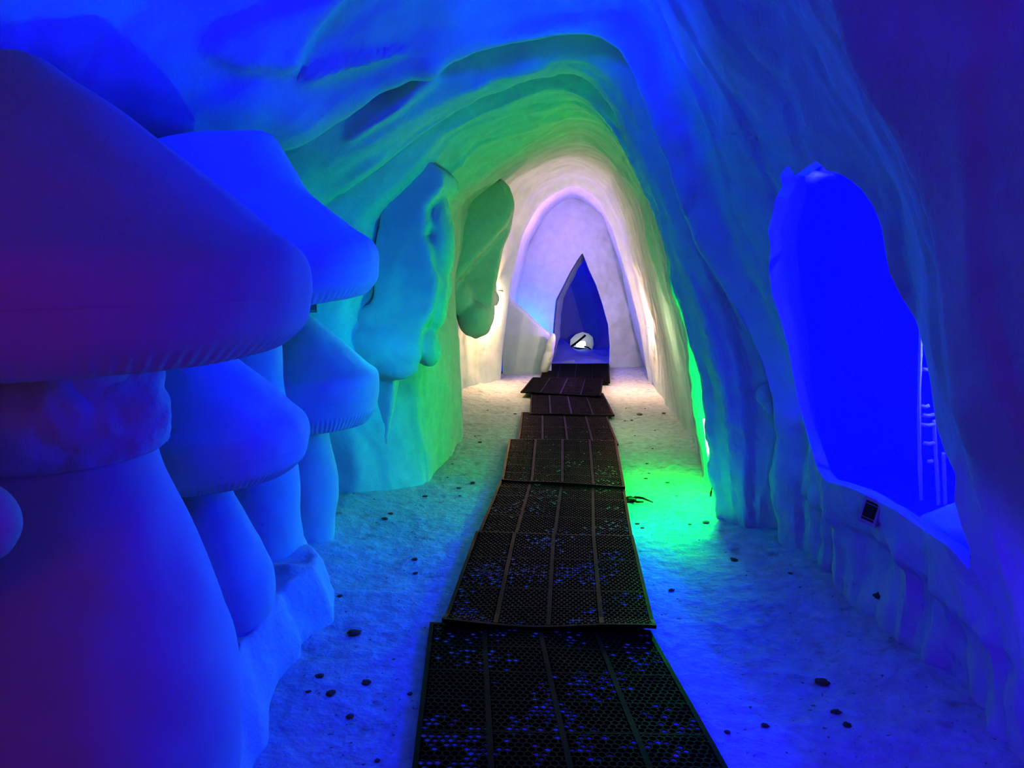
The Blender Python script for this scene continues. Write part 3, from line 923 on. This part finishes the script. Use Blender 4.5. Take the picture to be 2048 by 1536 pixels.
# warm lamps of the white section
def warm_lamp(pts, Y, r, label):
    P = [PY(a, b, Y) for a, b in pts]
    root = thing('lamp_strip', P[-1], label, 'lamp')
    V1, F1 = tube(P, r, 10)
    mesh_obj('led_tube', V1, F1, M_WHITELED, root, loc=P[-1])
    V1, F1 = tube([P[0] + Vector((0, 0, 0.03)), P[0]], r * 1.15, 10)
    mesh_obj('end_cap', V1, F1, M_METAL, root, loc=P[-1])
warm_lamp([(1000, 585), (1000, 610), (998, 630), (996, 652)], 9.95, 0.035, 'tall white lamp strip on the left of the white arch')
warm_lamp([(1292, 590), (1294, 600), (1296, 606)], 9.5, 0.012, 'small white lamp on the right wall, the upper of two')
warm_lamp([(1297, 656), (1298, 664), (1298, 670)], 9.5, 0.012, 'small white lamp on the right wall, the lower of two')

# ice ladder and snow heap beyond the opening
def ice_ladder():
    Y = 3.35
    base = PY(1872, 1005, Y)
    root = thing('ice_ladder', base, 'pale ice ladder in the blue chamber behind the right opening', 'ice ladder')
    for pts in ([(1842, 625), (1841, 700), (1838, 800), (1839, 900), (1842, 1000)], [(1868, 840), (1871, 900), (1875, 960), (1877, 1010)], [(1887, 905), (1889, 960), (1891, 1012)]):
        P = [PY(a, b, Y) for a, b in pts]
        V1, F1 = tube(smooth_poly(P, 24, 1), 0.008, 8, rr=[0.008 + 0.003 * N3((i, pts[0][0], 0), 0.6) for i in range(24)])
        mesh_obj('rail', V1, F1, M_ICE, root, loc=base)
    for a, b, c in ((1846, 1868, 738), (1843, 1858, 812), (1846, 1868, 830), (1842, 1870, 849), (1848, 1870, 886), (1856, 1866, 922)):
        V1, F1 = tube([PY(a, b_, Y) for a, b_ in ((a, c), ((a + b) / 2, c + 2), (b, c - 1))], 0.009, 8)
        mesh_obj('rung', V1, F1, M_ICE, root, loc=base)
ice_ladder()
blob_mesh('snow_heap', [(PY(1905, 1090, 3.2), (0.16, 0.2, 0.16), 0), (PY(1885, 1060, 3.25), (0.10, 0.14, 0.09), 0), (PY(1935, 1100, 3.15), (0.2, 0.2, 0.2), 0), (PY(1890, 1200, 3.3), (0.3, 0.25, 0.35), 0), (PY(1880, 1360, 3.3), (0.4, 0.3, 0.35), 0)], 0.02,
          'pale heap of snow at the foot of the ice ladder', 'snow heap', M_BANK, amp=0.03, smooth_it=3)
blob_mesh('snow_patch', [(PY(1636, 352, 4.9), (0.13, 0.08, 0.03), 0), (PY(1650, 345, 4.9), (0.04, 0.05, 0.05), 0), (PY(1620, 358, 4.9), (0.07, 0.06, 0.03), 0)], 0.012,
          'pale snow patch under the top of the right opening', 'snow lump', M_ICE, amp=0.02, smooth_it=1)

# ------------------------------------------------------------------ clumps of frozen dirt on the floor
CL = [(946, 964, 11), (850, 993, 10), (781, 1036, 10), (770, 1047, 12), (830, 1119, 11), (831, 1143, 10), (708, 1265, 24), (640, 1357, 15), (733, 1363, 18), (662, 1388, 18), (617, 1390, 9),
      (680, 1197, 10), (960, 884, 8), (950, 871, 5), (920, 990, 5), (1030, 826, 6), (700, 1430, 14), (755, 1517, 10), (820, 1383, 10), (975, 820, 4), (895, 955, 4), (1412, 1044, 13), (1380, 1047, 7),
      (1275, 1045, 9), (1285, 1053, 7), (1353, 990, 6), (1335, 964, 8), (1292, 956, 7), (1294, 925, 6), (1298, 946, 5), (1263, 840, 6), (1252, 815, 4), (1290, 815, 4), (1250, 840, 5),
      (1468, 1120, 14), (1343, 1177, 12), (1645, 1360, 24), (1530, 1448, 13), (1455, 1460, 12), (1694, 1455, 15), (1672, 1425, 16), (1580, 1160, 8), (1305, 895, 5), (1270, 870, 4), (1310, 860, 4), (905, 930, 4), (880, 905, 4)]
PALE = [(1279, 829, 12), (1327, 826, 8), (918, 975, 9)]
LABELS = 'scattered dark clump of frozen dirt on the trodden snow floor'
protos = []
for k in range(5):
    b = bmesh.new(); bmesh.ops.create_icosphere(b, subdivisions=3, radius=1)
    for v in b.verts:
        v.co = v.co * (1 + 0.45 * fbm(v.co, 1.6, k * 9.1, 3)); v.co.z *= 0.4
    me = bpy.data.meshes.new('dirt_clump'); b.to_mesh(me); b.free(); me.materials.append(M_DIRT)
    me.polygons.foreach_set('use_smooth', [True] * len(me.polygons))
    protos.append(me)
for i, (px, py, s) in enumerate(CL + PALE):
    p = on_floor(px, py)
    r = s * 0.5 * (p - CAM).length / F
    me = protos[i % 5]
    if i >= len(CL):
        me = me.copy(); me.materials.clear(); me.materials.append(M_PALEDIRT)
    o = bpy.data.objects.new('dirt_clump' if i < len(CL) else 'ice_clump', me); COL.objects.link(o)
    o.location = p + Vector((0, 0, r * 0.2)); o.scale = (r * 0.85, r * 1.0, r * .5); o.rotation_euler = (0, 0, i * 2.4)
    if i < len(CL): tag(o, LABELS, 'dirt clump', 'dark dirt clumps scattered on the snow floor')
    else: tag(o, ('large grey ice lump right of the mats in the white-lit stretch', 'smaller grey ice lump near the right wall in the white-lit stretch', 'greyish ice lump in the green-lit floor left of the mats')[i - len(CL)], 'ice lump')
p, n = hit(1757, 1192)
o = bpy.data.objects.new('dirt_clump', protos[2]); COL.objects.link(o); o.location = p; o.scale = (0.02, 0.02, 0.03)
tag(o, 'dark dirt clump frozen into the right wall under the opening', 'dirt clump')

# ------------------------------------------------------------------ lights
def lamp(kind, name, loc, col, power, size=0.1, target=None, spot=None, blend=0.5, sizey=None):
    l = bpy.data.lights.new(name, kind); l.color = col; l.energy = power
    if kind == 'AREA':
        l.shape = 'RECTANGLE' if sizey else 'DISK'; l.size = size
        if sizey: l.size_y = sizey
    else: l.shadow_soft_size = size
    if kind == 'SPOT': l.spot_size = spot; l.spot_blend = blend
    o = bpy.data.objects.new(name, l); COL.objects.link(o); o.location = loc
    if target is not None:
        o.rotation_euler = (Vector(target) - Vector(loc)).to_track_quat('-Z', 'Y').to_euler()
    return o

LIGHTS = [
    # name, position, radius, power as r g b
    ('green_light', PY(1414, 875, 4.96), 0.055, (0, 60, 2.8)),
    ('green_fill', (0.95, 4.6, 0.25), 0.0, (0, 0.4, 0.9)),  # added fill without a fixture, stands in for green reaching the pier
    ('cyan_fill', (-0.72, 4.6, 1.15), 0.0, (0, 2.9, 2.6)),
    ('warm_light', PY(988, 620, 9.8), 0.04, (52, 26, 12)),
    ('warm_light', PY(1288, 640, 9.5), 0.0, (46, 22, 15)),
    ('warm_light', (0.95, 7.05, 0.9), 0.0, (9, 7, 4.5)),  # added mid-passage fill, no lamp here; warms the bent carving and floor
    ('cyan_light', PY(1060, 660, 11.28), 0.05, (0, 2.3, 17)),
    ('chamber_light', (0.62, 10.75, 2.0), 0.0, (10.5, 3.8, 14)),
    ('chamber_light', (0.8, 10.8, 0.6), 0.0, (3.5, 1.3, 6)),  # added low fill, no lamp here; tints the ledge and chamber floor
    ('far_room_light', (2.0, 12.8, 2.3), 0.1, (0, 0.2, 30)),
    ('niche_light', NICHE + Vector((0.0, -0.15, 0.0)), 0.01, (0.003, 0.005, 0.006)),
    ('side_room_light', (3.0, 3.6, 2.3), 0.2, (0, 0, 200)),
    ('side_room_light', (2.35, 3.38, 1.5), 0.1, (0, 0, 175)),
    ('pale_snow_fill', (1.97, 3.18, 1.24), 0.0, (1.3, 1.8, 8)),  # added fill with no source of its own, whitens the snow heap
    ('pale_snow_fill', PY(1648, 338, 4.7), 0.0, (0.09, 0.12, 0.2)),  # added fill with no lamp behind it, lightens the snow patch
    ('ceiling_light', (0.3, 3.8, 2.82), 0.03, (0, 0, 15)),
    ('ceiling_light', (-1.0, 2.9, 2.6), 0.1, (0, 0, 15)),
    ('entrance_light', (0.1, -0.2, 2.0), 0.1, (2.5, 0, 0)),
    ('near_fill', (0.6, 1.6, 2.6), 0.02, (0, 0, 3)),  # weak blue fill added above the frame, no fixture
    ('entrance_light', (0.28, -0.3, 1.8), 0.2, (0, 0, 17)),  # unseen blue fill added by the camera so its shadows stay hidden
    ('entrance_light', (-0.6, -0.6, 1.5), 0.2, (13, 0.5, 0.3)),
]
for nm, loc, rad, rgb in LIGHTS:
    e = max(max(rgb), 1e-6)
    lamp('POINT', nm, loc, tuple(c / e for c in rgb), e, rad)

lamp('SPOT', 'near_fill', (0.75, 1.1, 0.75), (0.1, 0, 1), 40, 0.03, target=(1.35, 3.1, 0.2), spot=math.radians(80), blend=0.8)  # added out-of-frame fill, brightens the lower right wall in blue

w = bpy.data.worlds.new('World'); S.world = w; w.use_nodes = True
w.node_tree.nodes['Background'].inputs[0].default_value = (0, 0, 0, 1)

cam = bpy.data.cameras.new('Camera'); cam.sensor_width = 36; cam.lens = F / 2048 * 36; cam.clip_start = 0.05
co = bpy.data.objects.new('Camera', cam); COL.objects.link(co)
co.location = CAM; co.rotation_euler = (math.pi / 2 - PITCH, 0, 0)
S.camera = co
S.view_settings.view_transform = 'Standard'
S.view_settings.look = 'None'
S.view_settings.exposure = 0
S.view_settings.gamma = 0.65
S.cycles.use_denoising = True
S.cycles.max_bounces = 3
S.cycles.glossy_bounces = 1
S.cycles.transmission_bounces = 1
S.cycles.use_adaptive_sampling = True
S.cycles.adaptive_threshold = 0.08
S.cycles.adaptive_min_samples = 12
S.cycles.diffuse_bounces = 2
S.cycles.sample_clamp_indirect = 4
